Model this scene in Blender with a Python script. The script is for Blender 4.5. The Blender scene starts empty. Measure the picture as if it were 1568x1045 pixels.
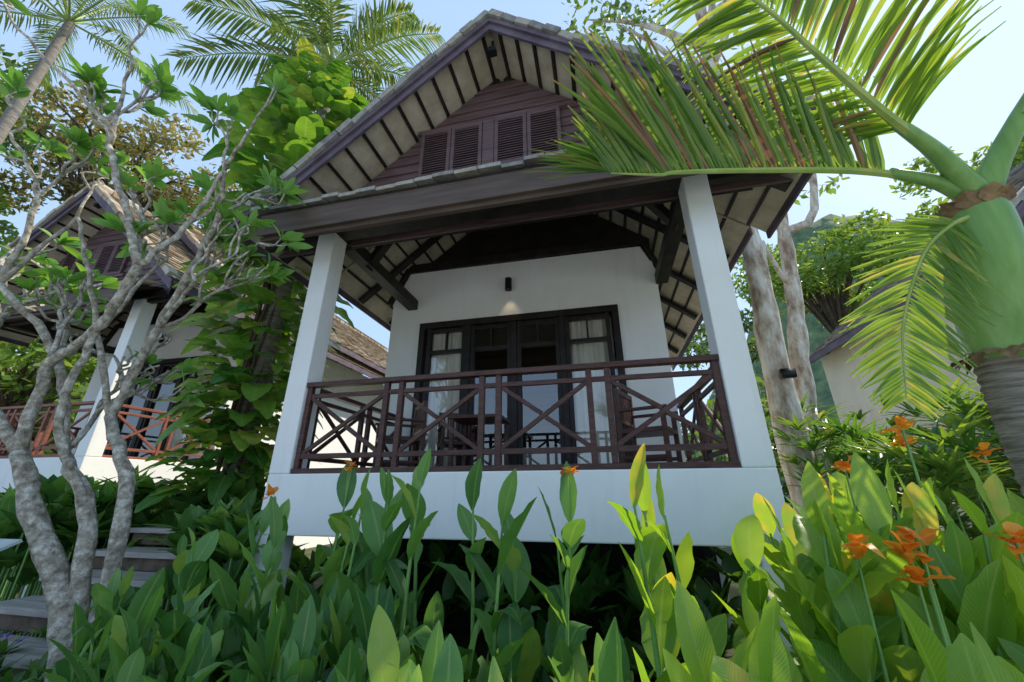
import bpy, math, random
import numpy as np
from mathutils import Vector, Matrix, noise
random.seed(7); rng=np.random.default_rng(7)
scn=bpy.context.scene
def nv(a):
    a=np.asarray(a,float); return a/(np.linalg.norm(a)+1e-9)
# ---------------------------------------------------------------- materials
def mat_new(name):
    m=bpy.data.materials.new(name); m.use_nodes=True
    nt=m.node_tree; b=nt.nodes['Principled BSDF']
    return m,nt,b
def noise_mat(name,c1,c2,scale=4,rough=.7,bump=.1,bscale=None,stretch=(1,1,1),spec=.3,detail=4,c3=None,p=(.35,.65,.8),stain=0):
    m,nt,b=mat_new(name); N=nt.nodes; L=nt.links
    tc=N.new('ShaderNodeTexCoord'); mp=N.new('ShaderNodeMapping'); mp.inputs['Scale'].default_value=stretch
    L.new(tc.outputs['Object'],mp.inputs[0])
    n=N.new('ShaderNodeTexNoise'); n.inputs['Scale'].default_value=scale; n.inputs['Detail'].default_value=detail; n.inputs['Roughness'].default_value=.65
    L.new(mp.outputs[0],n.inputs['Vector'])
    r=N.new('ShaderNodeValToRGB'); r.color_ramp.elements[0].position=p[0]; r.color_ramp.elements[1].position=p[1]
    r.color_ramp.elements[0].color=(*c1,1); r.color_ramp.elements[1].color=(*c2,1)
    if c3:
        e=r.color_ramp.elements.new(p[2]); e.color=(*c3,1)
    L.new(n.outputs['Fac'],r.inputs[0]); col=r.outputs[0]
    if stain:
        m2=N.new('ShaderNodeMapping'); m2.inputs['Scale'].default_value=(5,5,.5); L.new(tc.outputs['Object'],m2.inputs[0])
        n3=N.new('ShaderNodeTexNoise'); n3.inputs['Scale'].default_value=1.6; n3.inputs['Detail'].default_value=5; L.new(m2.outputs[0],n3.inputs['Vector'])
        mr=N.new('ShaderNodeMapRange'); mr.inputs[1].default_value=.55; mr.inputs[2].default_value=.8; mr.inputs[3].default_value=0; mr.inputs[4].default_value=stain; L.new(n3.outputs['Fac'],mr.inputs[0])
        mm=N.new('ShaderNodeMix'); mm.data_type='RGBA'; L.new(mr.outputs[0],mm.inputs[0]); L.new(col,mm.inputs[6]); mm.inputs[7].default_value=(.42,.39,.33,1); col=mm.outputs[2]
    L.new(col,b.inputs['Base Color'])
    b.inputs['Roughness'].default_value=rough; b.inputs['Specular IOR Level'].default_value=spec
    if bump:
        n2=N.new('ShaderNodeTexNoise'); n2.inputs['Scale'].default_value=bscale or scale*6; n2.inputs['Detail'].default_value=3
        L.new(mp.outputs[0],n2.inputs['Vector'])
        bp=N.new('ShaderNodeBump'); bp.inputs['Strength'].default_value=bump; bp.inputs['Distance'].default_value=.02
        L.new(n2.outputs['Fac'],bp.inputs['Height']); L.new(bp.outputs[0],b.inputs['Normal'])
    return m
def leaf_mat(name,c1,c2,tr=(2.1,1.8,.7),rough=.36,tmix=.36,c3=None,vein=0,rib=0,p3=.9,tipc=None):
    m,nt,b=mat_new(name); N=nt.nodes; L=nt.links
    def MT(op,a,b_=None,c=None):
        x=N.new('ShaderNodeMath'); x.operation=op
        for i,v in enumerate((a,b_,c)):
            if v is None: continue
            if isinstance(v,(int,float)): x.inputs[i].default_value=v
            else: L.new(v,x.inputs[i])
        return x.outputs[0]
    def MIX(f,a,b_):
        mm=N.new('ShaderNodeMix'); mm.data_type='RGBA'; L.new(f,mm.inputs[0]); L.new(a,mm.inputs[6]); mm.inputs[7].default_value=(*b_,1); return mm.outputs[2]
    def RNG(v,a,b_,c,d):
        mr=N.new('ShaderNodeMapRange'); L.new(v,mr.inputs[0])
        for i,q in enumerate((a,b_,c,d)): mr.inputs[i+1].default_value=q
        return mr.outputs[0]
    g=N.new('ShaderNodeNewGeometry')
    r=N.new('ShaderNodeValToRGB'); e=r.color_ramp.elements
    e[0].color=(*c1,1); e[1].color=(*c2,1)
    if c3:
        e[1].position=p3; x=e.new(1.0); x.color=(*c3,1)
    tc=N.new('ShaderNodeTexCoord'); n=N.new('ShaderNodeTexNoise'); n.inputs['Scale'].default_value=9; n.inputs['Detail'].default_value=1; L.new(tc.outputs['Object'],n.inputs['Vector'])
    f=MT('ADD',g.outputs['Random Per Island'],MT('MULTIPLY_ADD',n.outputs['Fac'],.45,-.22))
    L.new(f,r.inputs[0]); col=r.outputs[0]
    if vein or rib or tipc:
        uv=N.new('ShaderNodeSeparateXYZ'); L.new(tc.outputs['UV'],uv.inputs[0])
        au=MT('ABSOLUTE',uv.outputs[0])
        if vein:
            w=MT('SINE',MT('MULTIPLY',MT('SUBTRACT',uv.outputs[1],MT('MULTIPLY',au,.22)),vein))
            vf=MT('MULTIPLY_ADD',w,.06,1.0)
            vm=N.new('ShaderNodeVectorMath'); vm.operation='SCALE'; L.new(col,vm.inputs[0]); L.new(vf,vm.inputs['Scale']); col=vm.outputs[0]
            bp=N.new('ShaderNodeBump'); bp.inputs['Strength'].default_value=.25; bp.inputs['Distance'].default_value=.004; L.new(w,bp.inputs['Height']); L.new(bp.outputs[0],b.inputs['Normal'])
        if rib: col=MIX(RNG(au,.03,.13,rib,0),col,(.3,.42,.15))
        if tipc:
            n4=N.new('ShaderNodeTexNoise'); n4.inputs['Scale'].default_value=14; n4.inputs['Detail'].default_value=3; L.new(tc.outputs['Object'],n4.inputs['Vector'])
            s_=MT('ADD',MT('ADD',MT('MULTIPLY',uv.outputs[1],tipc[0]),MT('MULTIPLY',au,.10)),MT('MULTIPLY',n4.outputs['Fac'],.7))
            s_=MT('ADD',s_,MT('MULTIPLY',g.outputs['Random Per Island'],.25))
            col=MIX(RNG(s_,tipc[1],tipc[1]+.12,0,.85),col,tipc[2])
    L.new(col,b.inputs['Base Color'])
    b.inputs['Roughness'].default_value=rough; b.inputs['Specular IOR Level'].default_value=.5
    t=N.new('ShaderNodeBsdfTranslucent')
    mx=N.new('ShaderNodeMix'); mx.data_type='RGBA'; mx.blend_type='MULTIPLY'; mx.inputs[0].default_value=1
    L.new(col,mx.inputs[6]); mx.inputs[7].default_value=(*tr,1)
    mx.clamp_result=False
    L.new(mx.outputs[2],t.inputs['Color'])
    ms=N.new('ShaderNodeMixShader'); ms.inputs[0].default_value=tmix
    L.new(b.outputs[0],ms.inputs[1]); L.new(t.outputs[0],ms.inputs[2])
    out=[x for x in N if x.type=='OUTPUT_MATERIAL'][0]; L.new(ms.outputs[0],out.inputs[0])
    return m
M={}
M['plaster']=noise_mat('white_plaster',(.83,.83,.81),(.88,.88,.87),1.2,.8,.08,30,c3=(.86,.855,.83),stain=.16)
M['cream']=noise_mat('cream_plaster',(.66,.61,.48),(.76,.71,.57),1.2,.8,.08,30,stain=.3)
M['wood']=noise_mat('maroon_wood',(.05,.022,.018),(.105,.048,.038),6,.4,.15,30,stretch=(1,1,6))
M['redwood']=noise_mat('red_wood',(.18,.06,.037),(.28,.10,.06),6,.45,.15,30,stretch=(1,1,6))
M['dark']=noise_mat('dark_wood',(.015,.012,.011),(.034,.027,.024),5,.5,.15,30)
M['purple']=noise_mat('rake_board',(.085,.062,.085),(.15,.115,.145),3,.6,.2,25)
M['fascia']=noise_mat('fascia_board',(.07,.048,.038),(.12,.085,.067),3,.6,.2,25,stretch=(.4,1,4))
M['siding']=noise_mat('siding_wood',(.09,.056,.058),(.17,.105,.105),4,.6,.25,18,stretch=(.4,1,5))
M['ceil']=noise_mat('tile_underside',(.43,.375,.28),(.62,.55,.43),3,.9,.3,20,c3=(.31,.26,.19))
M['t1']=noise_mat('roof_tile_a',(.24,.23,.2),(.4,.38,.34),9,.85,.4,30,c3=(.52,.51,.46))
M['t2']=noise_mat('roof_tile_b',(.17,.16,.15),(.29,.27,.25),9,.85,.4,30,c3=(.4,.4,.36))
M['t3']=noise_mat('roof_tile_c',(.28,.25,.2),(.42,.39,.33),9,.85,.4,30)
M['o1']=noise_mat('terracotta_a',(.34,.25,.17),(.46,.36,.26),9,.85,.4,30)
M['o2']=noise_mat('terracotta_b',(.24,.18,.13),(.36,.28,.2),9,.85,.4,30)
M['o3']=noise_mat('terracotta_c',(.42,.36,.28),(.52,.47,.39),9,.85,.4,30)
M['floor']=noise_mat('deck_floor',(.16,.11,.09),(.22,.16,.12),3,.5,.1)
M['black']=noise_mat('black_metal',(.01,.01,.01),(.02,.02,.02),5,.4,0)
M['sign']=noise_mat('sign_face',(.35,.42,.45),(.5,.55,.56),12,.3,0)
M['bounce']=noise_mat('pale_bounce_slab',(.58,.56,.51),(.7,.68,.63),3,.9,.2,20)  # surface of the added slab, pale to reflect sun upward
M['plank']=noise_mat('weathered_plank',(.24,.22,.2),(.42,.4,.37),4,.8,.4,20,stretch=(.3,6,1))
M['bark_pale']=noise_mat('frangipani_bark',(.16,.135,.10),(.36,.32,.255),16,.9,.7,50,c3=(.62,.59,.52),p=(.32,.5,.66))
M['bark_white']=noise_mat('pale_bark',(.26,.18,.12),(.52,.43,.33),6,.9,.7,26,stretch=(1,1,.35),c3=(.76,.71,.63),p=(.34,.48,.62))
M['bark_palm']=noise_mat('palm_bark',(.13,.11,.09),(.36,.33,.29),7,.9,.7,30,stretch=(.6,.6,7))
M['bark_dark']=noise_mat('dark_bark',(.07,.05,.035),(.16,.12,.09),6,.9,.6,25)
M['shaft']=noise_mat('crownshaft_green',(.13,.27,.06),(.23,.39,.12),2,.3,.1,8,stretch=(3,3,.3),c3=(.36,.45,.24))
M['husk']=noise_mat('crownshaft_husk',(.12,.07,.035),(.3,.2,.1),6,.8,.5,25)
M['rib']=noise_mat('frond_rib',(.24,.36,.08),(.38,.46,.14),5,.4,.05)
M['soil']=noise_mat('soil_ground',(.05,.045,.025),(.09,.12,.04),3,.95,.5,12,c3=(.07,.16,.035))
M['hill']=noise_mat('forest_hill',(.07,.11,.06),(.17,.23,.10),.35,.95,1,.9,c3=(.27,.33,.17))
M['curtain']=noise_mat('curtain_cloth',(.84,.79,.68),(.9,.86,.77),2,.9,.05)
brn=(.38,.27,.09)
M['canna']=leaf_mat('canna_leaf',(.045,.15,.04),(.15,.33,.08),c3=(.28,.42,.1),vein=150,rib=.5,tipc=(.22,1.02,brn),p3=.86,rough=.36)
M['canna_lit']=leaf_mat('canna_leaf_painted_sun',(.12,.27,.035),(.28,.44,.065),tmix=.46,c3=(.5,.45,.09),vein=150,rib=.5,p3=.92,tipc=(.22,1.0,brn),rough=.36,tr=(2.3,1.95,.6))  # sunlit copy of the canna leaf: yellow sunlight put into the colour
M['stem']=noise_mat('plant_stem',(.12,.26,.06),(.2,.36,.1),6,.5,.05)
M['orange']=leaf_mat('orange_petal',(.85,.24,.02),(.9,.4,.04),tr=(1.1,1.0,.9),tmix=.35)
M['violet']=leaf_mat('violet_petal',(.16,.07,.5),(.25,.12,.6),tr=(1.1,1.0,1.1),tmix=.35)
M['pothos']=leaf_mat('pothos_leaf',(.05,.18,.03),(.2,.37,.06),c3=(.42,.46,.1),vein=45,rib=.4,p3=.86)
M['frang']=leaf_mat('frangipani_leaf',(.1,.27,.05),(.2,.4,.09),tmix=.42,vein=70,rib=.4)
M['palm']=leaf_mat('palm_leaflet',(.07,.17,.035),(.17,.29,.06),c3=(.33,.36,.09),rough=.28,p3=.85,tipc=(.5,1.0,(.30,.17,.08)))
M['palm_lit']=leaf_mat('palm_leaflet_painted_sun',(.11,.23,.035),(.22,.34,.06),tmix=.38,c3=(.42,.38,.1),rough=.28,tipc=(.4,1.05,(.45,.36,.12)))  # lit twin of the palm leaflet, backlit yellow painted into its base colour
M['dry']=leaf_mat('dry_leaflet',(.15,.08,.045),(.32,.19,.10),tr=(1.3,1.1,.8),tmix=.25)
M['coco']=leaf_mat('coconut_leaflet',(.06,.13,.04),(.17,.25,.08),c3=(.35,.3,.12))
M['tree']=leaf_mat('tree_leaf',(.05,.12,.03),(.17,.26,.07))
M['treebrown']=leaf_mat('olive_tree_leaf',(.14,.15,.06),(.32,.3,.14),c3=(.48,.36,.18))
M['treelime']=leaf_mat('lime_tree_leaf',(.11,.21,.04),(.26,.38,.08))
M['shrub']=leaf_mat('shrub_leaf',(.04,.13,.03),(.13,.27,.06),vein=60)
m,nt,b=mat_new('window_glass'); M['glass']=m
N=nt.nodes;L=nt.links
tr=N.new('ShaderNodeBsdfTransparent'); tr.inputs[0].default_value=(.95,.97,.97,1); gl=N.new('ShaderNodeBsdfGlossy'); gl.inputs['Roughness'].default_value=.01
lw=N.new('ShaderNodeLayerWeight'); lw.inputs[0].default_value=.35; ma=N.new('ShaderNodeMath'); ma.operation='MULTIPLY_ADD'; ma.inputs[1].default_value=.6; ma.inputs[2].default_value=.17; mx=N.new('ShaderNodeMixShader')
L.new(lw.outputs['Fresnel'],ma.inputs[0]); L.new(ma.outputs[0],mx.inputs[0]);L.new(tr.outputs[0],mx.inputs[1]);L.new(gl.outputs[0],mx.inputs[2])
L.new(mx.outputs[0],[x for x in N if x.type=='OUTPUT_MATERIAL'][0].inputs[0])
# ---------------------------------------------------------------- mesh builder
class MB:
    def __init__(s): s.v=[];s.f=[];s.m=[];s.mats=[];s.uv={}
    def mi(s,k):
        if k not in s.mats: s.mats.append(k)
        return s.mats.index(k)
    def add(s,V,F,k):
        o=len(s.v); i=s.mi(k)
        s.v.extend([tuple(map(float,p)) for p in V])
        for f in F: s.f.append(tuple(o+a for a in f)); s.m.append(i)
    def quads(s,V,k):
        o=len(s.v); i=s.mi(k); n=len(V)
        s.v.extend(map(tuple,V.reshape(-1,3).tolist()))
        s.f.extend([(o+4*j,o+4*j+1,o+4*j+2,o+4*j+3) for j in range(n)]); s.m.extend([i]*n)
    def hexa(s,c,k):
        s.add(c,[(0,3,2,1),(4,5,6,7),(0,1,5,4),(1,2,6,5),(2,3,7,6),(3,0,4,7)],k)
    def box(s,x0,x1,y0,y1,z0,z1,k):
        s.hexa([(x0,y0,z0),(x1,y0,z0),(x1,y1,z0),(x0,y1,z0),(x0,y0,z1),(x1,y0,z1),(x1,y1,z1),(x0,y1,z1)],k)
    def beam(s,a,b,w,h,k,up=(0,0,1)):
        a=np.array(a,float);b=np.array(b,float);d=nv(b-a);u=np.array(up,float)
        if abs(d@u)>.95: u=np.array((0,1,0.))
        r=nv(np.cross(d,u));u=np.cross(r,d);r=r*w/2;u=u*h/2
        s.hexa([a-r-u,a+r-u,b+r-u,b-r-u,a-r+u,a+r+u,b+r+u,b-r+u],k)
    def prism_y(s,pts,y0,y1,k):
        n=len(pts); V=[(x,y0,z) for x,z in pts]+[(x,y1,z) for x,z in pts]
        F=[tuple(range(n)),tuple(range(2*n-1,n-1,-1))]+[((i+1)%n,i,n+i,n+(i+1)%n) for i in range(n)]
        s.add(V,F,k)
    def tube(s,pts,rad,k,seg=8,cap=True):
        pts=[np.array(p,float) for p in pts]; n=len(pts); V=[];F=[]
        ref=np.array((.3,.9,.1))
        for i,p in enumerate(pts):
            d=nv(pts[min(i+1,n-1)]-pts[max(i-1,0)])
            r=nv(np.cross(d,ref)); u=np.cross(r,d)
            for j in range(seg):
                a=2*math.pi*j/seg; V.append(p+(r*math.cos(a)+u*math.sin(a))*rad[i])
        for i in range(n-1):
            for j in range(seg):
                F.append((i*seg+j,i*seg+(j+1)%seg,(i+1)*seg+(j+1)%seg,(i+1)*seg+j))
        if cap: F.append(tuple(range((n-1)*seg,n*seg))); F.append(tuple(range(seg-1,-1,-1)))
        s.add(V,F,k)
    def blade(s,base,d,up,L,W,k,droop=.15,fold=.25,nseg=5,p1=.75,p2=.8,wob=0,bend=0):
        base=np.array(base,float); d=nv(d); side=np.cross(d,up)
        if np.linalg.norm(side)<.1: side=np.cross(d,(1,.2,0))
        side=nv(side); n=np.cross(side,d)
        V=[]; o0=len(s.v)
        for i in range(nseg+1):
            t=i/nseg
            c=base+d*L*t+np.array((0,0,-1.))*droop*L*t*t+side*bend*L*t*t
            w=max(.003,W/2*max(0,math.sin(math.pi*min(.995,max(.03,t**p1))))**p2)
            q1=n*w*(fold+(random.uniform(-wob,wob) if wob else 0)); q2=n*w*(fold+(random.uniform(-wob,wob) if wob else 0))
            V+= [c-side*w+q1, c, c+side*w+q2]
            s.uv[o0+3*i]=(-1,t);s.uv[o0+3*i+1]=(0,t);s.uv[o0+3*i+2]=(1,t)
        F=[]
        for i in range(nseg):
            o=3*i; F+= [(o,o+1,o+4,o+3),(o+1,o+2,o+5,o+4)]
        s.add(V,F,k)
    def obj(s,name,parent=None,smooth=False,bevel=0,loc=None):
        me=bpy.data.meshes.new(name); me.from_pydata(s.v,[],s.f)
        for k in s.mats: me.materials.append(M[k])
        me.polygons.foreach_set('material_index',s.m)
        if smooth: me.polygons.foreach_set('use_smooth',[True]*len(s.f))
        if s.uv:
            a=np.full((len(s.v),2),.5)
            ks=np.fromiter(s.uv.keys(),int); a[ks]=np.array(list(s.uv.values()))
            li=np.zeros(len(me.loops),int); me.loops.foreach_get('vertex_index',li)
            ul=me.uv_layers.new(name='UVMap'); ul.data.foreach_set('uv',a[li].ravel())
        me.update(); o=bpy.data.objects.new(name,me); scn.collection.objects.link(o)
        if parent: o.parent=parent
        if loc: o.location=loc
        if bevel:
            b=o.modifiers.new('bevel','BEVEL'); b.width=bevel; b.segments=2; b.limit_method='ANGLE'
        return o
def empty(name,loc=(0,0,0)):
    o=bpy.data.objects.new(name,None); o.location=loc; scn.collection.objects.link(o); return o
# ---------------------------------------------------------------- house
S=.842; ZA=5.89
def zt(x,za=ZA): return za-S*abs(x)
def tiles(mb,sgn,y0,y1,e,za,keys):
    L=e*math.hypot(1,S); ux,uz=1/math.hypot(1,S),-S/math.hypot(1,S); nx,nz=-uz,ux
    rows=int(L/.2); cols=int((y1-y0)/.2)
    for r in range(rows+1):
        s0=L-r*.2+.03; s1=s0-.26
        off=(r%2)*.1
        for c in range(cols+1):
            ya=y0+c*.2-off; yb=ya+.193
            ya=max(ya,y0); yb=min(yb,y1)
            if yb-ya<.03: continue
            h0=.05+random.uniform(-.008,.012); h1=.012; j=random.uniform(-.012,.012)
            def P(s_,h,y): return (sgn*(ux*s_+nx*h), y, za+uz*s_+nz*h)
            a=P(s0+j,h0,ya);b_=P(s0+j,h0,yb);c_=P(s1,h1,yb);d=P(s1,h1,ya);e1=P(s0+j,h0-.028,ya);e2=P(s0+j,h0-.028,yb);g1=P(s1,h1-.028,ya);g2=P(s1,h1-.028,yb)
            mb.add([a,b_,c_,d,e1,e2,g1,g2],[(0,1,2,3),(4,5,1,0),(4,0,3,6),(5,7,2,1)],random.choice(keys))
def roof(par,nm,y0,y1,e,za,keys,rafters=True,purl=True,rake=True):
    mb=MB()
    for sg in (-1,1):
        mb.prism_y([(0,za-.015),(sg*e,zt(e,za)-.015),(sg*e,zt(e,za)-.07),(0,za-.07)][::sg],y0+.03,y1,'ceil')
    mb.obj(nm+'_boarding',par)
    mb=MB()
    for sg in (-1,1): tiles(mb,sg,y0,y1,e,za,keys)
    n=int(e*1.307/.24)
    if rake:
        for sg in (-1,1):
            for i in range(n):
                a=i*.24/1.307+.02; b_=a+.225/1.307
                dz=random.uniform(.06,.09); yo=random.uniform(-.02,.012)
                mb.beam((sg*a,y0+.02+yo,zt(a,za)+dz),(sg*b_,y0+.02+yo,zt(b_,za)+dz+random.uniform(-.03,0)),.17,.095,random.choice(keys))
    for i in range(int((y1-y0)/.3)):
        y=y0+i*.3
        mb.tube([(0,y,za+.05),(0,y+.31,za+.065)],[.12,.10],random.choice(keys),8)
    mb.obj(nm+'_tiles',par)
    mb=MB()
    if rake:
        for sg in (-1,1):
            pts=[(0,za-.0),(sg*e,zt(e,za)),(sg*e,zt(e,za)-.21),(0,za-.21)]
            mb.prism_y(pts[::sg],y0,y0+.035,'purple')
            pts=[(0,za-.012),(sg*(e+.03),zt(e+.03,za)-.012),(sg*(e+.03),zt(e+.03,za)-.09),(0,za-.09)]
            mb.prism_y(pts[::sg],y0-.035,y0-.003,'purple')
    for sg in (-1,1):
        mb.box(*sorted((sg*(e+.002),sg*(e+.035))),y0+.05,y1,zt(e,za)-.17,zt(e,za)-.01,'purple')
    if purl:
        k=.12
        while k<e-.1:
            for sg in (-1,1):
                mb.beam((sg*k,y0+.05,zt(k,za)-.085),(sg*k,y1-.02,zt(k,za)-.085),.045,.04,'dark',up=(sg*S,0,1))
            k+=.235
    if rafters:
        y=y0+.75
        while y<y1:
            for sg in (-1,1):
                mb.beam((sg*.05,y,zt(.05,za)-.17),(sg*(e-.08),y,zt(e-.08,za)-.17),.07,.12,'dark',up=(0,1,0))
            y+=1.1
    mb.obj(nm+'_timber',par)
def rail(mb,p0,p1,npan,k,z0=0.,h=.95):
    p0=np.array(p0,float);p1=np.array(p1,float);L=np.linalg.norm(p1-p0);d=(p1-p0)/L
    def P(s,z): q=p0+d*s; return (q[0],q[1],z0+z)
    mb.beam(P(0,.025),P(L,.025),.10,.05,k)
    mb.beam(P(0,.17),P(L,.17),.04,.05,k)
    mb.beam(P(0,.80),P(L,.80),.04,.045,k)
    mb.beam(P(-.02,h-.025),P(L+.02,h-.025),.09,.05,k)
    posts=[.03,L-.03]
    w=L/npan
    for i in range(1,npan): posts+=[i*w-.085,i*w+.085]
    for s in posts: mb.beam(P(s,.05),P(s,h-.05),.055,.055,k)
    for i in range(npan):
        a=i*w+(.11 if i else .06); b=(i+1)*w-(.11 if i<npan-1 else .06); m_=(a+b)/2
        zl,zh,zm=.195,.778,.487
        mb.beam(P(a,zl),P(b,zh),.03,.042,k)
        mb.beam(P(a,zh),P(m_-.02,zm+.02),.03,.042,k); mb.beam(P(m_+.02,zm-.02),P(b,zl),.03,.042,k)
def chair(nm,par,loc,rot):
    mb=MB()
    for x in (-.25,.25):
        mb.box(x-.025,x+.025,-.27,-.22,0,.64,'wood'); mb.box(x-.025,x+.025,.22,.27,0,.92,'wood')
        mb.box(x-.035,x+.035,-.3,.25,.64,.67,'wood'); mb.box(x-.02,x+.02,-.22,.22,.12,.16,'wood')
    mb.box(-.27,.27,-.27,.24,.40,.45,'wood')
    mb.box(-.225,.225,.225,.255,.86,.92,'wood'); mb.box(-.225,.225,.225,.255,.52,.56,'wood')
    for i in range(7): x=-.19+i*.063; mb.box(x-.014,x+.014,.232,.25,.56,.86,'wood')
    o=mb.obj(nm,par,bevel=.005); o.location=loc; o.rotation_euler=(0,0,rot); return o
def house(name,loc,keys,wallk='plaster',railk='wood',siderails=True,length=8):
    E=empty(name,loc)
    roof(E,'porch_roof',-.3,1.35,3.36,ZA,keys)
    roof(E,'ceiling_roof',1.36,length,3.2,ZA,keys[:1],rake=False)
    roof(E,'upper_roof',1.15,length+.3,3.25,ZA+.38,keys,purl=False,rafters=False)
    mb=MB(); z=2.95
    while z<5.45:
        z1=z+.16; xa=(ZA-.19-z)/S; xb=max(.02,(ZA-.19-z1)/S)
        mb.hexa([(-xa,.33,z),(xa,.33,z),(xa,.37,z),(-xa,.37,z),(-xb,.352,z1+.01),(xb,.352,z1+.01),(xb,.38,z1+.01),(-xb,.38,z1+.01)],'siding')
        z=z1
    mb.prism_y([(-2.9,2.95),(2.9,2.95),(.1,5.6),(-.1,5.6)],.385,.41,'dark')
    for xa,xb in ((-1.17,-.25),(-.07,.84)):
        xm=(xa+xb)/2
        for a,b_ in ((xa,xm-.005),(xm+.005,xb)):
            mb.box(a,a+.05,.28,.33,3.86,4.72,'siding'); mb.box(b_-.05,b_,.28,.33,3.86,4.72,'siding')
            mb.box(a+.051,b_-.051,.28,.33,3.86,3.92,'siding'); mb.box(a+.051,b_-.051,.28,.33,4.66,4.72,'siding')
            z=3.935
            while z<4.65:
                mb.hexa([(a+.051,.285,z),(b_-.051,.285,z),(b_-.051,.33,z+.03),(a+.051,.33,z+.03),(a+.051,.285,z+.012),(b_-.051,.285,z+.012),(b_-.051,.33,z+.042),(a+.051,.33,z+.042)],'siding'); z+=.043
    mb.box(-.24,-.08,.285,.33,3.86,4.72,'siding'); mb.box(-1.25,.92,.29,.335,3.80,3.857,'siding'); mb.box(-1.25,.92,.29,.335,4.723,4.78,'siding')
    mb.box(-.05,.05,-.16,-.06,5.47,5.55,'black'); mb.box(-.015,.015,-.12,-.10,5.55,5.72,'black')
    mb.obj('gable_wall',E)
    mb=MB()
    mb.hexa([(-2.75,-.5,2.9),(2.75,-.5,2.9),(2.75,.32,3.2),(-2.75,.32,3.2),(-2.75,-.5,2.93),(2.75,-.5,2.93),(2.75,.32,3.23),(-2.75,.32,3.23)],'dark')
    x=-2.82
    while x<2.8:
        w=random.uniform(.2,.26); z=random.uniform(2.93,2.96); yo=random.uniform(-.02,.02)
        mb.hexa([(x,-.56+yo,z),(x+w-.008,-.56+yo,z),(x+w-.008,-.2,z+.12),(x,-.2,z+.12),(x,-.56+yo,z+.045),(x+w-.008,-.56+yo,z+.05),(x+w-.008,-.2,z+.165),(x,-.2,z+.165)],random.choice(keys)); x+=w
    mb.box(-2.72,2.72,-.5,-.455,2.62,2.9,'fascia')
    mb.box(-2.70,2.70,-.452,-.40,2.57,2.72,'fascia')
    mb.obj('pent_ledge',E)
    mb=MB()
    mb.box(-2.95,2.95,-.02,.2,2.935,3.15,'dark')
    for x in (-2.19,2.19):
        mb.box(x-.09,x+.09,.21,2.39,2.95,3.13,'dark')
    for sg in (-1,1):
        mb.beam((sg*2.2,.9,2.95),(sg*1.2,.9,4.5),.09,.14,'dark',up=(0,1,0))
        mb.beam((sg*2.2,.1,2.95),(sg*3.2,.1,2.95),.09,.14,'dark')
    mb.obj('porch_beams',E)
    mb=MB()
    for sg in (-1,1):
        mb.box(*sorted((sg*2.085,sg*2.33)),0,.245,0,2.935,'plaster')
        mb.box(*sorted((sg*2.085,sg*2.33)),0,.245,-2.2,-.56,'plaster')
        mb.box(*sorted((sg*2.085,sg*2.33)),2.2,2.4,-2.2,-.56,'plaster')
    mb.box(-2.33,2.33,0,2.6,-.56,-.001,'plaster')
    mb.obj('porch_columns',E,bevel=.012)
    mb=MB(); mb.box(-2.08,2.08,.25,2.39,.001,.02,'floor'); mb.box(-2.6,2.2,1.9,2.0,-2.2,-.565,'dark'); mb.obj('deck_floor',E)
    mb=MB()
    mb.box(-2.61,-2.0,2.4,2.55,.021,2.64,wallk); mb.box(1.46,2.13,2.4,2.55,.021,2.64,wallk)
    mb.prism_y([(-2.61,2.641),(2.13,2.641),(2.13,3.23),(1.94,3.71),(-2.31,3.74),(-2.61,3.13)],2.4,2.55,wallk)
    mb.box(-2.61,-2.46,2.551,length,-2.2,3.4,wallk); mb.box(1.98,2.13,2.551,length,-2.2,3.5,wallk)
    mb.box(-2.46,1.98,length-.15,length,-2.2,3.5,wallk)
    mb.obj('house_walls',E)
    mb=MB()
    mb.prism_y([(-2.61,2.9),(2.13,2.9),(2.13,3.95),(0,5.6),(-2.61,3.55)],2.56,2.6,'dark')
    mb.beam((-2.68,2.37,3.1),(-2.34,2.37,3.82),.06,.10,'dark',up=(0,1,0));mb.beam((2.2,2.37,3.2),(1.97,2.37,3.8),.06,.10,'dark',up=(0,1,0))
    mb.box(-2.36,1.99,2.34,2.39,3.73,3.9,'dark')
    mb.obj('gable_panel',E)
    mb=MB(); fy0,fy1=2.34,2.48
    mb.box(-2.0,1.46,fy0,fy1,2.53,2.64,'dark'); mb.box(-2.0,-1.9,fy0,fy1,.02,2.529,'dark'); mb.box(1.36,1.46,fy0,fy1,.02,2.529,'dark')
    xs=[-1.9,-1.08,-.27,.54,1.36]
    for x in xs[1:-1]: mb.box(x-.045,x+.045,fy0+.01,fy1,.02,2.528,'dark')
    mb.box(-1.899,1.359,fy0+.005,fy1-.01,.021,.12,'dark')
    for a,b_ in zip(xs[:-1],xs[1:]):
        a+=.047;b_-=.047
        mb.box(a,a+.07,fy0+.03,fy1-.02,.121,2.525,'dark');mb.box(b_-.07,b_,fy0+.03,fy1-.02,.121,2.525,'dark')
        for z in (.121,2.05,2.45): mb.box(a+.071,b_-.071,fy0+.032,fy1-.02,z,z+.06,'dark')
        mb.box((a+b_)/2-.015,(a+b_)/2+.015,fy0+.035,fy1-.03,2.111,2.449,'dark')
    mb.obj('door_frames',E,bevel=.004)
    mb=MB(); mb.add([(-1.9,2.42,.1),(1.36,2.42,.1),(1.36,2.42,2.5),(-1.9,2.42,2.5)],[(0,1,2,3)],'glass'); mb.obj('door_glass',E)
    mb=MB()
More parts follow.
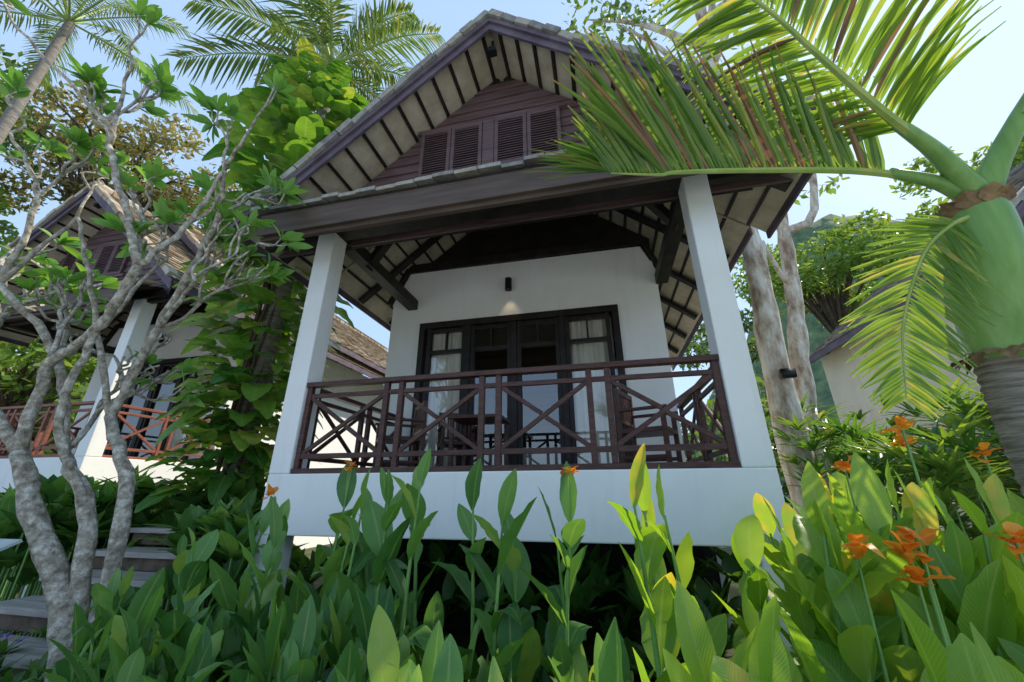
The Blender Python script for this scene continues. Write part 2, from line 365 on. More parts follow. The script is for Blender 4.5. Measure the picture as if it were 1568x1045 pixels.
    for a,b_ in ((-1.86,-1.10),(.60,1.34)):
        n=int((b_-a)/.012); V=[];F=[]
        for i in range(n+1):
            x=a+(b_-a)*i/n; y=2.50+.02*math.sin(i*.62)+.014*math.sin(i*.27)
            V+=[(x,y,.05),(x,y,2.48)]
        for i in range(n): F.append((2*i,2*i+2,2*i+3,2*i+1))
        mb.add(V,F,'curtain')
    mb.obj('curtains',E,smooth=True)
    mb=MB(); mb.box(-2.4,1.9,5.0,5.1,0,3.3,'fascia'); mb.box(-2.45,1.97,2.6,5,-.1,0.0,'floor'); mb.box(-2.45,1.97,2.6,5,3.0,3.05,'cream')
    mb.box(-1.2,.8,3.6,4.9,.0,.55,'curtain')
    mb.obj('room_interior',E)
    mb=MB(); rail(mb,(-2.077,.06,0),(2.077,.06,0),4,railk)
    if siderails:
        rail(mb,(2.15,.27,0),(2.15,2.3,0),2,railk); rail(mb,(-2.15,.27,0),(-2.15,2.3,0),2,railk)
    mb.obj('porch_railing',E,bevel=.004)
    mb=MB(); mb.tube([(-.34,2.26,3.08),(-.34,2.26,3.3)],[.06,.06],'black',16); mb.box(-.37,-.31,2.3,2.4,3.16,3.22,'black'); mb.obj('wall_lamp',E)
    return E
main=house('porch_bungalow',(0,0,0),['t1','t2','t3'])
chair('chair',main,(-1.55,1.2,.02),-.9); chair('chair_1',main,(-1.0,1.9,.02),.5); chair('chair_2',main,(1.55,1.2,.02),1.2)
mb=MB(); mb.box(-.35,.35,-.3,.3,.68,.72,'wood')
for x in(-.3,.3):
    for y in(-.25,.25): mb.box(x-.025,x+.025,y-.025,y+.025,0,.68,'wood')
mb.obj('porch_table',main,bevel=.005,loc=(-.55,1.5,.02))
lh=house('porch_bungalow',(-9.7,1.4,.38),['o1','o2','o3'],railk='redwood',length=12)
ld=bpy.data.lights.new('lamp_glow','SPOT'); ld.energy=2.5; ld.color=(1,.75,.45); ld.spot_size=1.2; ld.spot_blend=.8; ld.shadow_soft_size=.04
lo=bpy.data.objects.new('lamp_glow',ld); lo.location=(-.34,2.24,3.06); lo.rotation_euler=(.3,0,0); lo.parent=main; scn.collection.objects.link(lo)
E=empty('side_bungalow',(10.0,3.2,0.1))
roof(E,'roof',-.3,4.6,3.45,5.85,['t1','t2','t3'])
mb=MB(); mb.box(-3.15,3.15,.4,4.5,-2.4,2.95,'cream'); mb.prism_y([(-3.0,2.96),(3.0,2.96),(.2,5.4),(-.2,5.4)],.4,.5,'siding'); mb.obj('walls',E)

# ---------------------------------------------------------------- vegetation helpers
GZ=-1.75
def rdir(tilt,az): return np.array((math.sin(tilt)*math.cos(az),math.sin(tilt)*math.sin(az),math.cos(tilt)))
def flower(mb,p,s=.07,k='orange',n=8):
    p=np.array(p,float)
    for i in range(n):
        d=rdir(random.uniform(.2,1.5),random.uniform(0,6.28))
        mb.blade(p+rng.normal(0,.015,3),d,(0,0,1),s*random.uniform(.7,1.3),s*.6,k,droop=random.uniform(.1,.7),fold=.3,nseg=4,p1=1.2,wob=.5)
def canna(mb,x,y,top,k,fl=False):
    z0=GZ; lean=np.array((random.uniform(-.15,.15),random.uniform(-.1,.1),0))
    H=top-.25-z0
    def sp(t): return np.array((x,y,z0))+np.array((0,0,H*t))+lean*t*t
    mb.tube([sp(0),sp(.35),sp(.7),sp(1)],[.016,.014,.011,.006],'stem',6,False)
    n=random.randint(7,10); az=random.uniform(0,6.28)
    for i in range(n):
        t=.28+.72*i/(n-1); az+=math.pi*random.uniform(.7,1.2)
        L=random.uniform(.27,.46)*(1 if i<n-2 else .85); W=L*random.uniform(.36,.47)
        tl=random.uniform(.25,.85)*(1-.5*t)+.12
        if i==n-1: tl=random.uniform(0.05,.3); W*=.7
        d=rdir(tl,az)
        up=rdir(random.uniform(-.3,.3)+tl-1.45,az+random.uniform(-.6,.6))
        r=random.random()
        mb.blade(sp(t)-np.array((0,0,.02)),d,up,L,W,k,droop=random.uniform(.05,.4) if r<.85 else random.uniform(.6,1.1),fold=random.uniform(.05,.45),nseg=9,p1=.82,p2=.78,wob=.12,bend=random.uniform(-.14,.14))
    if fl:
        mb.tube([sp(1),sp(1)+np.array((.01,0,.23))],[.006,.004],'stem',5,False); flower(mb,sp(1)+np.array((.01,0,.24)))
mb=MB()
hero=[(-1.5,-1.0,-.2,1),(-1.1,-1.2,-.25,0),(-.8,-1.0,-.02,1),(-.52,-1.2,-.05,0),(-.54,-.9,.0,0),(-.08,-1.3,.12,0),(-.06,-1.1,.05,0),(-.25,-1.25,0,0),(-.4,-1.0,-.1,0),(-.65,-1.1,-.1,0),(.3,-1.2,-.02,0),(.43,-1.4,-.08,0),(.54,-1.1,-.2,0),(.75,-1.3,-.08,1),(.77,-1.0,-.2,0),(1.19,-1.4,.0,0),(1.26,-1.1,-.05,0),(1.37,-1.3,-.05,0),(1.57,-1.1,-.3,0),(1.62,-1.3,-.25,0),(-1.9,-.9,-.35,0),(-2.1,-.7,-.4,0),(-1.3,-.8,-.25,0),(-1.0,-.7,-.2,0)]
for x,y,t,f in hero: canna(mb,x,y,t+.03,'canna_lit' if x>1.1 else 'canna',f)
for i in range(74):
    D=random.uniform(1.7,3.0); x=1.02+random.uniform(-1.42,-.45)*D; canna(mb,x,D-3.49,-.147-random.uniform(.18,.3)*D,'canna')
for i in range(54):
    D=random.uniform(1.25,1.9); dx=random.uniform(-1.2,.35); canna(mb,1.02+dx*D,D-3.49,-.147-random.uniform(.28,.42)*D,'canna_lit' if random.random()<max(0,.25+dx) else 'canna')
for i in range(26):
    D=random.uniform(2.0,3.0); x=1.02+random.uniform(-.5,.25)*D; canna(mb,x,D-3.49,-.147-random.uniform(.24,.36)*D,'canna')
mb.obj('canna_lily_bed',smooth=True)
mb=MB()
for i in range(76):
    D=random.uniform(1.7,3.0); dx=random.uniform(.36,.85); canna(mb,1.02+dx*D,D-3.49,-.147+random.uniform(-.16,.055)*D,'canna_lit')
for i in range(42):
    D=random.uniform(1.1,1.7); dx=random.uniform(.2,.8); canna(mb,1.02+dx*D,D-3.49,-.147-random.uniform(.18,.4)*D,'canna_lit')
for p in [(2.53,-1.1,.05),(2.5,-1.15,.12),(2.05,-1.75,-.33),(2.0,-1.77,-.38),(2.32,-1.75,-.32),(2.36,-1.75,-.35),(1.98,-1.85,-.42),(2.2,-1.15,-.07),(1.83,-1.8,-.36),(2.9,-1.0,.0)]:
    flower(mb,p,.08); mb.tube([np.array(p)-(0.02,0,.5),p],[.006,.005],'stem',5,False)
mb.obj('canna_lily_bed',smooth=True)
def burst(mb,x,y,z,n,L,W,k,tl=(.2,1.2),droop=.4,nseg=5):
    for i in range(n):
        az=random.uniform(0,6.28); d=rdir(random.uniform(*tl),az)
        mb.blade((x,y,z),d,rdir(-.6,az),L*random.uniform(.7,1.2),W*random.uniform(.8,1.2),k,droop=random.uniform(0,droop),fold=.3,nseg=nseg,bend=random.uniform(-.1,.1))
mb=MB()
for i in range(170):
    D=random.uniform(3.3,5.6); dx=random.uniform(-2.0,-.95); x=1.02+dx*D; z=-.147+random.uniform(-.25,-.02)*D*.8
    if -4.9<x<-3.1 and D<4.2: continue
    if x>-3.3 and D<4.4: z=min(z,-.6)
    mb.tube([(x,D-3.49,GZ),(x,D-3.49,z)],[.012,.01],'stem',4,False)
    burst(mb,x,D-3.49,z,9,.45,.17,'canna' if i%3 else 'shrub')
    burst(mb,x,D-3.49,z-.35,7,.45,.17,'shrub')
mb.obj('broadleaf_shrub_bed',smooth=True)
mb=MB()
for i in range(120):
    x=random.uniform(-3.2,3.2); y=random.uniform(.2,1.7); z=random.uniform(-1.6,-.95)
    burst(mb,x,y,z,8,.4,.16,'shrub')
for i in range(110):
    x=random.uniform(-4.6,-2.0); y=random.uniform(-1.9,-.2); z=random.uniform(-1.7,-1.3)
    burst(mb,x,y,z,10,.22,.06,'shrub')
    if i%3==0: flower(mb,(x,y,z+.22),.035,'violet',6)
mb.obj('understorey_shrub',smooth=True)
mb=MB()
for i in range(210):
    x=random.uniform(3.3,8.2); y=random.uniform(.2,4.2)
    D=y+3.49; z=-.147+D*random.uniform(-.12,.14)
    if (x-1.02)/D<.42: continue
    mb.tube([(x,y,GZ),(x,y,z-.4)],[.008,.006],'stem',5,False)
    for q in range(5):
        az=random.uniform(0,6.28); c=np.array((x,y,z-.13*q))+rdir(.9,az)*.22
        for j in range(9):
            a2=az+(j-4)*.36; mb.blade(c,rdir(1.0+random.uniform(-.25,.3)-.5*math.cos((j-4)*.36)*.4,a2),(0,0,1),random.uniform(.32,.46),.05,'shrub' if i%3==0 else 'treelime' if i%3==1 else 'palm',droop=.25,fold=.4,nseg=4,p1=.5)
mb.obj('lady_palm_shrub')
# ---------------------------------------------------------------- palm fronds
def catmull(pts,n):
    P=[np.array(p,float) for p in pts]; P=[2*P[0]-P[1]]+P+[2*P[-1]-P[-2]]; out=[]
    m_=len(P)-3
    for i in range(n+1):
        u=min(i/n*m_,m_-1e-6); k=int(u); t=u-k
        a,b,c,d=P[k:k+4]
        out.append(.5*((2*b)+(c-a)*t+(2*a-5*b+4*c-d)*t*t+(3*b-a-3*c+d)*t**3))
    return out
def frond(mb,pts,L,k,n=50,w=.04,r0=.03,up=(0,0,1),lift=.5,fwd=.6,droop=.3,start=.12,ribk='rib',dry=0,nseg=4,sides=(-1,1),tipmin=.35,sidew=1.,jit=.05):
    C=catmull(pts,n); rad=[r0*(1-.85*i/n) for i in range(n+1)]
    mb.tube(C,rad,ribk,6)
    for i in range(int(start*n),n+1):
        t=i/n; T=nv(C[min(i+1,n)]-C[max(i-1,0)])
        u=np.array(up,float); sd=nv(np.cross(T,u)); un=np.cross(sd,T)
        ln=L*(tipmin+(1-tipmin)*math.sin(math.pi*min(1,(t-start)/(1-start)*.85+.12)))
        for s_ in sides:
            d=T*(fwd+.5*t)+sd*s_*sidew+un*(lift+random.uniform(-.12,.12))+rng.normal(0,jit,3)
            kk='dry' if random.random()<dry*(1.6 if .25<t<.75 else .3) else k
            mb.blade(C[i]+T*random.uniform(-.01,.01),d,un,ln*random.uniform(.82,1.08),w*random.uniform(.75,1.1),kk,droop=droop*random.uniform(.5,1.7),fold=.4,nseg=nseg,p1=.5,p2=.6,bend=random.uniform(-.08,.08))
def palm_crown(mb,c,n,Lf,k,ll,seed,tr=(.3,1.9),w=.05):
    c=np.array(c,float)
    for i in range(n):
        az=i*2.4+random.uniform(-.3,.3)+seed; tl=tr[0]+(tr[1]-tr[0])*i/n
        d=rdir(tl,az); h=np.array((math.cos(az),math.sin(az),0))
        p=[c,c+d*Lf*.35,c+d*Lf*.65+np.array((0,0,-.06*Lf)),c+d*Lf*.9+h*.05*Lf+np.array((0,0,-.22*Lf))]
        frond(mb,p,ll,k,n=52,w=w,r0=.04,lift=.1,fwd=.5,droop=.5,start=.15,nseg=3)
PE=empty('green_crownshaft_palm')
mb=MB()
pts=[(3.50,-.55,GZ),(3.48,-.58,-.8),(3.45,-.62,0),(3.42,-.70,.6)]
C=catmull(pts,60); mb.tube(C,[.122+.012*(i%2)+ .05*max(0,1-i/10) for i in range(61)],'bark_palm',20)
mb.obj('trunk',PE,smooth=True)
mb=MB()
C=catmull([(3.42,-.70,.56),(3.43,-.74,.8),(3.44,-.84,1.1),(3.45,-.92,1.4),(3.45,-.97,1.6)],20)
rad=[.125+.045*math.sin(math.pi*min(1,i/17)) if i<17 else .12-.018*(i-17) for i in range(21)]
mb.tube(C,rad,'shaft',24)
mb.obj('crownshaft',PE,smooth=True)
mb=MB()
for j in range(18):
    az=j*.35; mb.blade(np.array((3.42,-.70,.62))+rdir(1.57,az)*.125,rdir(2.2+random.uniform(-.3,.3),az),rdir(.7,az),.13,.08,'husk',droop=0,nseg=3,wob=.4)
for j in range(10):
    az=j*.65; mb.blade(np.array((3.45,-.93,1.44))+rdir(1.57,az)*.12,rdir(.4,az),rdir(-1,az),.17,.13,'husk',droop=.3,nseg=3,wob=.4)
mb.obj('husk_sheath',PE)
mb=MB()
mb.tube(catmull([(3.45,-.98,1.50),(3.25,-1.02,1.66),(3.0,-1.05,1.77)],8),[.075,.065,.055,.048,.042,.038,.035,.032,.03],'shaft',10)
mb.tube(catmull([(3.45,-.98,1.52),(3.2,-1.15,1.78),(2.95,-1.3,1.92)],8),[.08,.07,.06,.052,.047,.043,.04,.037,.034],'shaft',10)
mb.tube(catmull([(3.45,-.98,1.52),(3.58,-1.1,1.8),(3.75,-1.25,2.1)],8),[.08,.075,.07,.062,.058,.053,.05,.045,.04],'shaft',10)
mb.obj('petioles',PE,smooth=True)
mb=MB()
frond(mb,[(3.15,-1.03,1.72),(2.76,-1.09,1.80),(2.13,-1.29,1.75),(1.6,-1.53,1.62),(1.48,-1.59,1.57),(1.2,-1.72,1.52)],.98,'palm',n=120,w=.032,r0=.027,lift=1.5,fwd=.95,droop=.10,start=.1,dry=.14,nseg=7,tipmin=.3,sidew=.8,jit=.10)
mb.obj('frond_low',PE)
mb=MB()
frond(mb,[(3.1,-1.2,1.85),(2.82,-1.39,1.97),(2.47,-1.59,2.31),(2.2,-1.74,2.59),(1.85,-1.9,2.85)],.95,'palm_lit',n=100,w=.032,r0=.032,lift=.5,fwd=.5,droop=.25,start=.1,dry=.04,nseg=7,jit=.09)
mb.obj('frond_high',PE)
mb=MB()
frond(mb,[(3.40,-.98,1.42),(3.24,-.98,1.36),(3.08,-.92,1.2),(2.93,-.79,.8),(2.83,-.75,.36)],.40,'palm_lit',n=80,w=.026,r0=.02,up=(-.5,-1,0),lift=.15,fwd=.45,droop=.12,start=.2,nseg=5,jit=.08)
mb.obj('frond_hanging',PE)
mb=MB()
frond(mb,[(3.65,-1.2,1.93),(3.9,-1.4,2.4),(3.95,-1.8,2.85),(3.7,-2.2,3.0)],.8,'palm',n=80,w=.034,r0=.03,lift=.2,fwd=.5,droop=.5,start=.15,nseg=5)
mb.obj('fronds_back',PE)
def cocopalm(x,y,zc,n,Lf,seed,tr):
    E=empty('coconut_palm'); mb=MB()
    C=catmull([(x,y,GZ),(x+.1,y,zc*.4),(x,y+.05,zc)],30); mb.tube(C,[.17-.0015*i+.008*(i%2) for i in range(31)],'bark_palm',12); mb.obj('trunk',E,smooth=True)
    mb=MB(); palm_crown(mb,(x,y,zc),n,Lf,'coco',.75,seed,tr); mb.obj('crown',E)
cocopalm(-4.4,1.5,9.1,18,2.9,.3,(.3,1.75))
cocopalm(-16.3,1.5,15.5,16,4.2,1.3,(.3,1.9))
mb=MB()
def pothos(c,L,az):
    d=rdir(random.uniform(1.0,2.0),az); W=L*.66
    mb.blade(c,d,rdir(.2,az),L,W,'pothos',droop=random.uniform(.15,.6),fold=.15,nseg=7,p1=.55,p2=.5,wob=.25,bend=random.uniform(-.15,.15))
for i in range(520):
    z=random.uniform(-1.2,3.6); az=random.uniform(0,6.28); r=random.uniform(.2,.75)*(1.0 if z<3 else 1.2)
    pothos(np.array((-4.3+r*math.cos(az),1.4+r*math.sin(az),z)),random.uniform(.3,.6),az)
for i in range(640):
    z=random.uniform(3.6,8.0); az=random.uniform(0,6.28); R=.4+.75*math.sin(math.pi*min(1,max(0,(z-3.6)/4.9)))**.7*(1+.3*math.sin(z*3+az*2)); r=R*random.uniform(.55,1)
    pothos(np.array((-4.4+r*math.cos(az),1.5+r*math.sin(az),z)),random.uniform(.3,.65),az)
for i in range(9):
    a=i*.7; mb.tube([(-4.4+.2*math.cos(a+q*.4),1.5+.2*math.sin(a+q*.4),-1.6+q*.8) for q in range(11)],[.03]*11,'bark_dark',5)
mb.obj('pothos_vine',smooth=True)
# ---------------------------------------------------------------- frangipani
FE=empty('frangipani_tree'); mb=MB(); lf=MB()
RS=.72
def br(pts,r0,r1,n=18):
    C=catmull(pts,n)
    for i in range(1,n): C[i]=C[i]+rng.normal(0,.008,3)
    mb.tube(C,[RS*(r0+(r1-r0)*i/n)*(1+.07*math.sin(i*2.1)+random.uniform(-.04,.04)) for i in range(n+1)],'bark_pale',10); return C
def tip(p,d,n=None):
    for i in range(n or random.randint(5,9)):
        az=random.uniform(0,6.28); q=nv(d+rdir(1.57,az)*random.uniform(.6,1.6))
        lf.blade(p,q,nv(d),random.uniform(.14,.28),.075,'frang',droop=random.uniform(0,.35),fold=.3,nseg=6,p1=1.1,p2=.75,bend=random.uniform(-.1,.1))
def fork(p,d,r,L,depth,leafy=.6):
    d=nv(d); q=p+d*L*.5+rng.normal(0,.035,3); e=p+d*L+np.array((0,0,.05*L))
    mb.tube(catmull([p,q,e],6),[RS*r*f for f in (1,.97,.93,.86,.82,.85,.95)],'bark_pale',7)
    if depth==0:
        if random.random()<leafy: tip(e,d)
        return
    for i in range(random.choice((2,2,3))):
        nd=nv(d+rng.normal(0,.45,3)+np.array((0,0,.22))); fork(e,nd,r*.78,L*random.uniform(.6,.85),depth-1,leafy)
P1=(-2.96,-.9,-1.1);P2=(-3.5,-1.0,-.4);P3=(-3.85,-1.1,.155);P4=(-3.79,-1.2,.91);P5=(-3.16,-1.3,1.17);P6=(-2.78,-1.4,1.68);P7=(-3.25,-1.7,2.87);P8=(-3.23,-1.8,3.05);P9=(-3.89,-2.3,3.81);P10=(-3.05,-1.9,3.69)
C1=(-3.16,-.9,-.31);C2=(-3.69,-.9,.17);D1=(-2.98,-.8,-.1);D2=(-3.46,-.8,.5);D3=(-3.09,-.9,1.33);D4=(-2.52,-1.1,2.27);D5=(-2.33,-1.3,2.74);D6=(-2.03,-1.4,3.07)
E1=(-4.3,-1.5,1.65);E2=(-4.15,-1.6,2.52);E3=(-4.28,-1.9,3.07);F_=(-2.55,-1.3,2.16);G_=(-3.9,-1.4,2.4);H_=(-2.53,-1.1,1.65)
br([(-2.75,-.9,GZ-.1),P1,P2,P3],.13,.085); br([P3,P4],.07,.055,8); br([P4,P5,P6],.055,.05); br([P3,(-4.15,-1.2,.45),(-4.5,-1.3,.9)],.075,.06,8)
br([P6,P7],.045,.035); br([P7,P8,P9],.033,.018); br([P7,P10],.028,.017,8); br([P6,F_,D5],.04,.022)
br([(-2.8,-.85,GZ-.1),(-2.95,-.85,-1.1),C1,C2],.11,.06); br([C2,(-3.9,-1.1,1.0),E1],.055,.04); br([E1,E2,E3],.04,.018); br([E1,G_],.032,.02,8)
br([(-2.7,-.8,GZ-.1),(-2.8,-.8,-1.0),D1,D2],.10,.06); br([D2,D3],.055,.045,8); br([D3,D4,D5],.045,.028); br([D5,D6],.026,.018,6); br([D3,H_],.035,.022,8); br([D2,(-3.75,-1.1,1.6),G_],.04,.022); br([C1,(-3.35,-1.2,.4),P5],.05,.035)
A=lambda p:np.array(p,float)
for p,d,r,L,dp,lfv in [(P9,(-.5,-.3,.8),.018,.3,1,1),(P10,(.2,-.2,1),.017,.25,1,1),(P8,(.3,.2,.8),.02,.35,1,.9),(D6,(.5,-.1,.8),.018,.3,1,.9),(D5,(-.2,0,1),.022,.3,2,.8),(D4,(.3,.2,.7),.025,.35,2,.7),(E3,(-.1,-.2,1),.018,.25,1,.9),(E2,(.4,.1,.9),.024,.3,2,.8),(E1,(-.6,.1,.7),.03,.4,2,.6),(G_,(.1,0,1),.02,.3,2,.8),(H_,(.6,.1,.5),.022,.35,2,.5),(H_,(0,.1,1),.02,.3,2,.6),(P4,(-.5,.2,.9),.035,.45,3,.4),(D2,(-.4,.2,.9),.035,.4,3,.3),(P5,(.1,.3,1),.03,.4,3,.4),(D3,(.7,.2,.6),.028,.4,3,.4),(P6,(-.5,.1,.8),.03,.4,3,.6),((-4.5,-1.3,.9),(-.4,.1,1),.045,.45,3,.4),(C2,(-.2,.4,.8),.035,.4,3,.3),(P7,(-.6,0,.8),.025,.35,2,.8),((-3.9,-1.1,1.0),(-.5,.2,.8),.035,.4,3,.4),(F_,(.4,.2,.8),.022,.3,2,.7),(P8,(-.3,.4,.9),.022,.35,2,.8),(E2,(-.6,0,.8),.022,.35,2,.8)]:
    fork(A(p),A(d),r,L,dp,lfv)
mb.obj('branches',FE,smooth=True); lf.obj('leaves',FE,smooth=True)
# ---------------------------------------------------------------- trees
def cloud(mb,clumps,dens,size,k):
    for (cx,cy,cz,rx,ry,rz) in clumps:
        n=int(dens*rx*ry*rz**.6)
        u=rng.normal(size=(n,3)); u/=np.linalg.norm(u,axis=1,keepdims=True); rr=rng.uniform(.35,1,(n,1))**.6
        wob=1+.25*np.sin(u[:,:1]*7+cx)*np.cos(u[:,2:]*6+cy)
        c=np.array((cx,cy,cz))+u*rr*wob*np.array((rx,ry,rz))
        a=rng.normal(size=(n,3)); a/=np.linalg.norm(a,axis=1,keepdims=True); b_=np.cross(a,rng.normal(size=(n,3))); b_/=np.linalg.norm(b_,axis=1,keepdims=True)
        s_=size*rng.uniform(.6,1.3,(n,1))
        V=np.stack([c-a*s_,c+b_*s_*.45,c+a*s_,c-b_*s_*.45],1); mb.quads(V,k)
def tree(name,x,y,zc,R,k,trunk='bark_dark',nc=14,dens=260,size=.16,tr=.2,flat=.7,lean=0,cs=(.22,.38)):
    E=empty(name); mb=MB()
    top=np.array((x+lean,y,zc))
    mb.tube(catmull([(x,y,GZ),(x+lean*.3,y,zc*.45),top],12),[tr*(1-.05*i) for i in range(13)],trunk,10)
    cl=[]
    for i in range(nc):
        az=i*2.4; rr=R*math.sqrt((i+.5)/nc)*.85; c=top+np.array((rr*math.cos(az),rr*math.sin(az),random.uniform(-.5,.6)*R*flat))
        s_=R*random.uniform(*cs); cl.append((*c,s_,s_,s_*.7))
        mb.tube(catmull([(x+lean*.5,y,zc*.62),(top+c)/2+np.array((0,0,-.3)),c],6),[tr*.4*(1-.13*q) for q in range(7)],trunk,6)
    mb.obj('trunk',E,smooth=True); mb=MB(); cloud(mb,cl,dens,size,k); mb.obj('foliage',E)
tree('olive_leaf_tree',-24,8,16,5.6,'treebrown',nc=52,dens=230,size=.17,tr=.3,cs=(.11,.24))
tree('olive_leaf_tree',-18,14,14.5,5.2,'treebrown',nc=48,dens=230,size=.17,tr=.25,cs=(.11,.24))
tree('olive_leaf_tree',-24,1,15,4.5,'tree',nc=34,dens=230,size=.17,tr=.25,cs=(.11,.24))
tree('garden_tree',-30,3,12,5,'treelime',nc=28,dens=200,size=.2,tr=.3,cs=(.15,.28))
tree('garden_tree',-20,6,4.2,4.2,'treelime',nc=28,dens=240,size=.2,tr=.2,cs=(.18,.32))
tree('garden_tree',14,19,11,4.5,'treelime',nc=26,dens=260,size=.18,tr=.25,cs=(.14,.3))
tree('garden_tree',22,17,13,5,'treelime',nc=26,dens=230,size=.2,tr=.3,cs=(.14,.3))
tree('garden_tree',9,21,8,4,'tree',nc=18,dens=240,size=.18,tr=.25,cs=(.14,.3))
E=empty('pale_bark_tree'); mb=MB()
C=catmull([(3.5,2.4,GZ),(3.52,2.45,1.2),(3.66,2.5,3.4),(3.7,2.6,6),(3.9,2.6,8.8),(4.1,2.7,11)],40)
for i in range(1,40): C[i]=C[i]+rng.normal(0,.007,3)
mb.tube(C,[.2-.003*i+.009*math.sin(i*1.3)+random.uniform(-.006,.006) for i in range(41)],'bark_white',16)
cl=[]
for i,(dx,dy,dz) in enumerate([(-1.8,0,.2),(-1.0,.6,1.2),(1.5,0,.6),(.5,-1,1.4),(-2.4,.4,1.3),(1.9,.8,1.6),(0,.3,2.0),(2.4,-.4,.1)]):
    b0=C[27+i%8]; e=np.array((4.0+dx,2.7+dy,9.9+dz)); mb.tube(catmull([b0,(b0+e)/2+np.array((0,0,.3)),e],8),[.09-.009*q for q in range(9)],'bark_white',8); cl.append((*e,.75,.75,.5))
mb.box(3.45,3.62,2.12,2.2,1.22,1.34,'black')
mb.obj('trunk',E,smooth=True); mb=MB(); cloud(mb,cl,300,.11,'tree'); mb.obj('foliage',E)
E=empty('pale_bark_tree'); mb=MB()
C=catmull([(4.3,3.8,GZ),(4.37,3.8,.95),(4.75,3.85,3.4),(5.0,3.9,5.8),(5.1,4,8.5)],40)
for i in range(1,40): C[i]=C[i]+rng.normal(0,.007,3)
mb.tube(C,[.19-.003*i+.009*math.sin(i*1.7)+random.uniform(-.006,.006) for i in range(41)],'bark_white',14)
mb.tube(catmull([C[25],(5.5,3.9,4.9),(5.9,4,6.5),(6.4,4.2,8)],8),[.09-.006*q for q in range(9)],'bark_white',8)
mb.tube(catmull([C[20],(4.5,3.6,3.5),(4.3,3.5,4.2)],6),[.06-.005*q for q in range(7)],'bark_white',8)
cl=[(5.2,4,9,1.2,1.2,.8),(6.5,4.2,8.3,1.1,1.1,.7),(4.4,4.3,8.6,.8,.8,.6),(6.2,4.6,6.3,.6,.6,.4)]
mb.obj('trunk',E,smooth=True); mb=MB(); cloud(mb,cl,300,.11,'treelime'); mb.obj('foliage',E)
mb=MB(); cl=[]
for i in range(60):
    a=math.radians(random.uniform(-75,75)); r=random.uniform(24,38); cl.append((r*math.sin(a),r*math.cos(a),random.uniform(0,3.5),3.2,3.2,2.6))
cloud(mb,cl,50,.32,'tree'); mb.obj('distant_tree_line')
mb=MB(); n=70; V=[];F=[]
for i in range(n+1):
    for j in range(n+1):
        x=-20+220*i/n; y=70+130*j/n
        g=math.exp(-((x-90)/48)**2-((y-135)/42)**2)
        V.append((x,y,-6+98*g+(noise.noise(Vector((x*.06,y*.06,0)))*7+noise.noise(Vector((x*.25,y*.25,3)))*3)*min(1,g*3)))
for i in range(n):
    for j in range(n): a=i*(n+1)+j; F.append((a,a+n+1,a+n+2,a+1))
mb.add(V,F,'hill'); mb.obj('forest_hill',smooth=True)
# ---------------------------------------------------------------- steps and sign
E=empty('wooden_steps')
for i,(y,z) in enumerate([(-.85,-1.34),(-.5,-1.14),(-.15,-.96),(.18,-.78),(.52,-.58)]):
    mb=MB()
    for q in range(2): mb.box(-4.7,-3.25,y+q*.19,y+q*.19+.18,z-.05,z+random.uniform(0,.006),'plank')
    mb.box(-4.65,-3.3,y+.05,y+.35,z-.18,z-.051,'bark_dark'); mb.obj('step_%d'%i,E,bevel=.006)
mb=MB(); mb.box(-4.7,-3.25,.9,1.9,-.63,-.58,'plank'); mb.obj('landing',E)
E=empty('information_sign'); mb=MB()
mb.hexa([(-3.02,-1.66,-.56),(-2.72,-1.66,-.56),(-2.72,-1.46,-.46),(-3.02,-1.46,-.46),(-3.02,-1.67,-.545),(-2.72,-1.67,-.545),(-2.72,-1.47,-.445),(-3.02,-1.47,-.445)],'sign'); mb.obj('panel',E)
mb=MB(); mb.tube([(-2.87,-1.56,GZ),(-2.87,-1.56,-.52)],[.02,.02],'black',8); mb.obj('post',E)
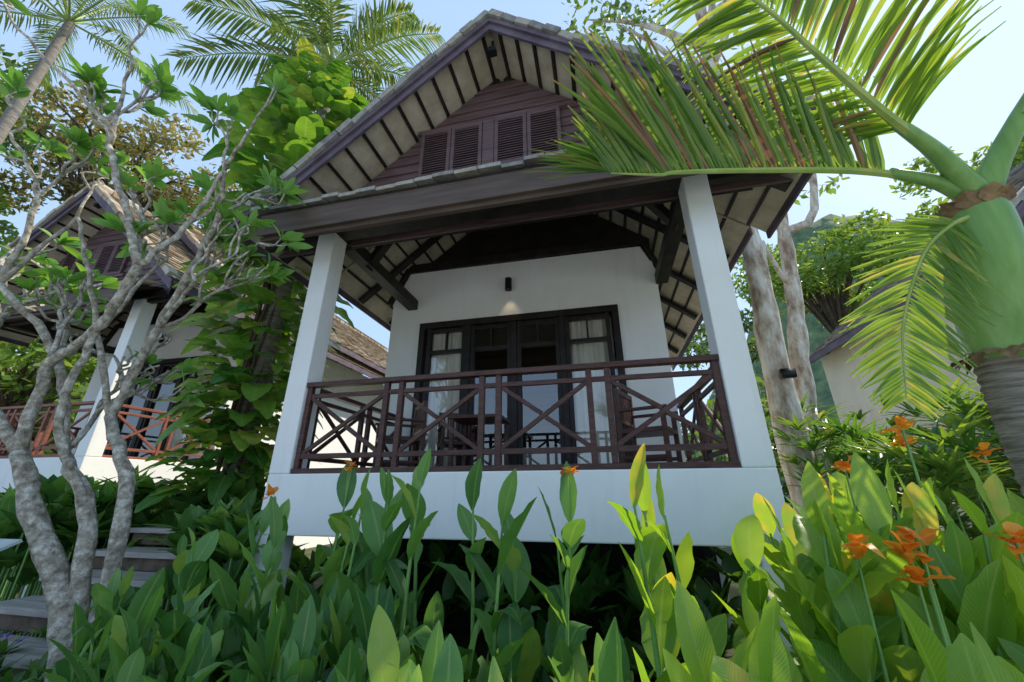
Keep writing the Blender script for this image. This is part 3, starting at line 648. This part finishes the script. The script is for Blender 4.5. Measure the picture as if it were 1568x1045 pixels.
# ---------------------------------------------------------------- camera
yw,pt,ro=.222,.367,-.004
F=np.array([-math.sin(yw)*math.cos(pt),math.cos(yw)*math.cos(pt),math.sin(pt)]);R=np.array([math.cos(yw),math.sin(yw),0]);U=np.cross(R,F)
R2=R*math.cos(ro)+U*math.sin(ro);U2=-R*math.sin(ro)+U*math.cos(ro)
cd=bpy.data.cameras.new('camera'); cam=bpy.data.objects.new('camera',cd); scn.collection.objects.link(cam); scn.camera=cam
cam.matrix_world=Matrix(((R2[0],U2[0],-F[0],1.021),(R2[1],U2[1],-F[1],-3.493),(R2[2],U2[2],-F[2],-.147),(0,0,0,1)))
cd.lens=587.4/1568*36; cd.sensor_width=36; cd.clip_start=.05; cd.clip_end=2000
# ---------------------------------------------------------------- light
w=bpy.data.worlds.new('World'); scn.world=w; w.use_nodes=True; N=w.node_tree.nodes; L=w.node_tree.links
sky=N.new('ShaderNodeTexSky'); sky.sky_type='NISHITA'; sky.sun_disc=False
el,az=math.radians(42),math.radians(52)
sky.sun_elevation=el; sky.sun_rotation=az; sky.dust_density=1.0; sky.air_density=1.0
mn=N.new('ShaderNodeMix'); mn.data_type='RGBA'; mn.blend_type='DARKEN'; mn.inputs[0].default_value=1; L.new(sky.outputs[0],mn.inputs[6]); mn.inputs[7].default_value=(8,8.5,9,1)
hz=N.new('ShaderNodeMix'); hz.data_type='RGBA'; hz.inputs[0].default_value=.68; L.new(mn.outputs[2],hz.inputs[6]); hz.inputs[7].default_value=(4.4,6.3,9.0,1)
bg=N['Background']; bg.inputs[1].default_value=.15; L.new(hz.outputs[2],bg.inputs[0])
sl=bpy.data.lights.new('sun','SUN'); sl.energy=5; sl.angle=math.radians(.5); sl.color=(1,.92,.78)
so=bpy.data.objects.new('sun',sl); scn.collection.objects.link(so)
sd=Vector((math.sin(az)*math.cos(el),math.cos(az)*math.cos(el),math.sin(el)))
so.rotation_euler=sd.to_track_quat('Z','Y').to_euler(); so.location=sd*40
scn.view_settings.view_transform='Standard'; scn.view_settings.look='None'; scn.view_settings.exposure=0
mb=MB(); mb.add([(-400,-400,GZ),(400,-400,GZ),(400,400,GZ),(-400,400,GZ)],[(0,1,2,3)],'soil'); mb.obj('ground')
mb=MB(); mb.box(-26,26,-20,-3.0,GZ-.1,GZ+.03,'bounce'); mb.obj('added_bounce_slab')  # unseen slab added behind the camera to bounce sun onto the shaded facade
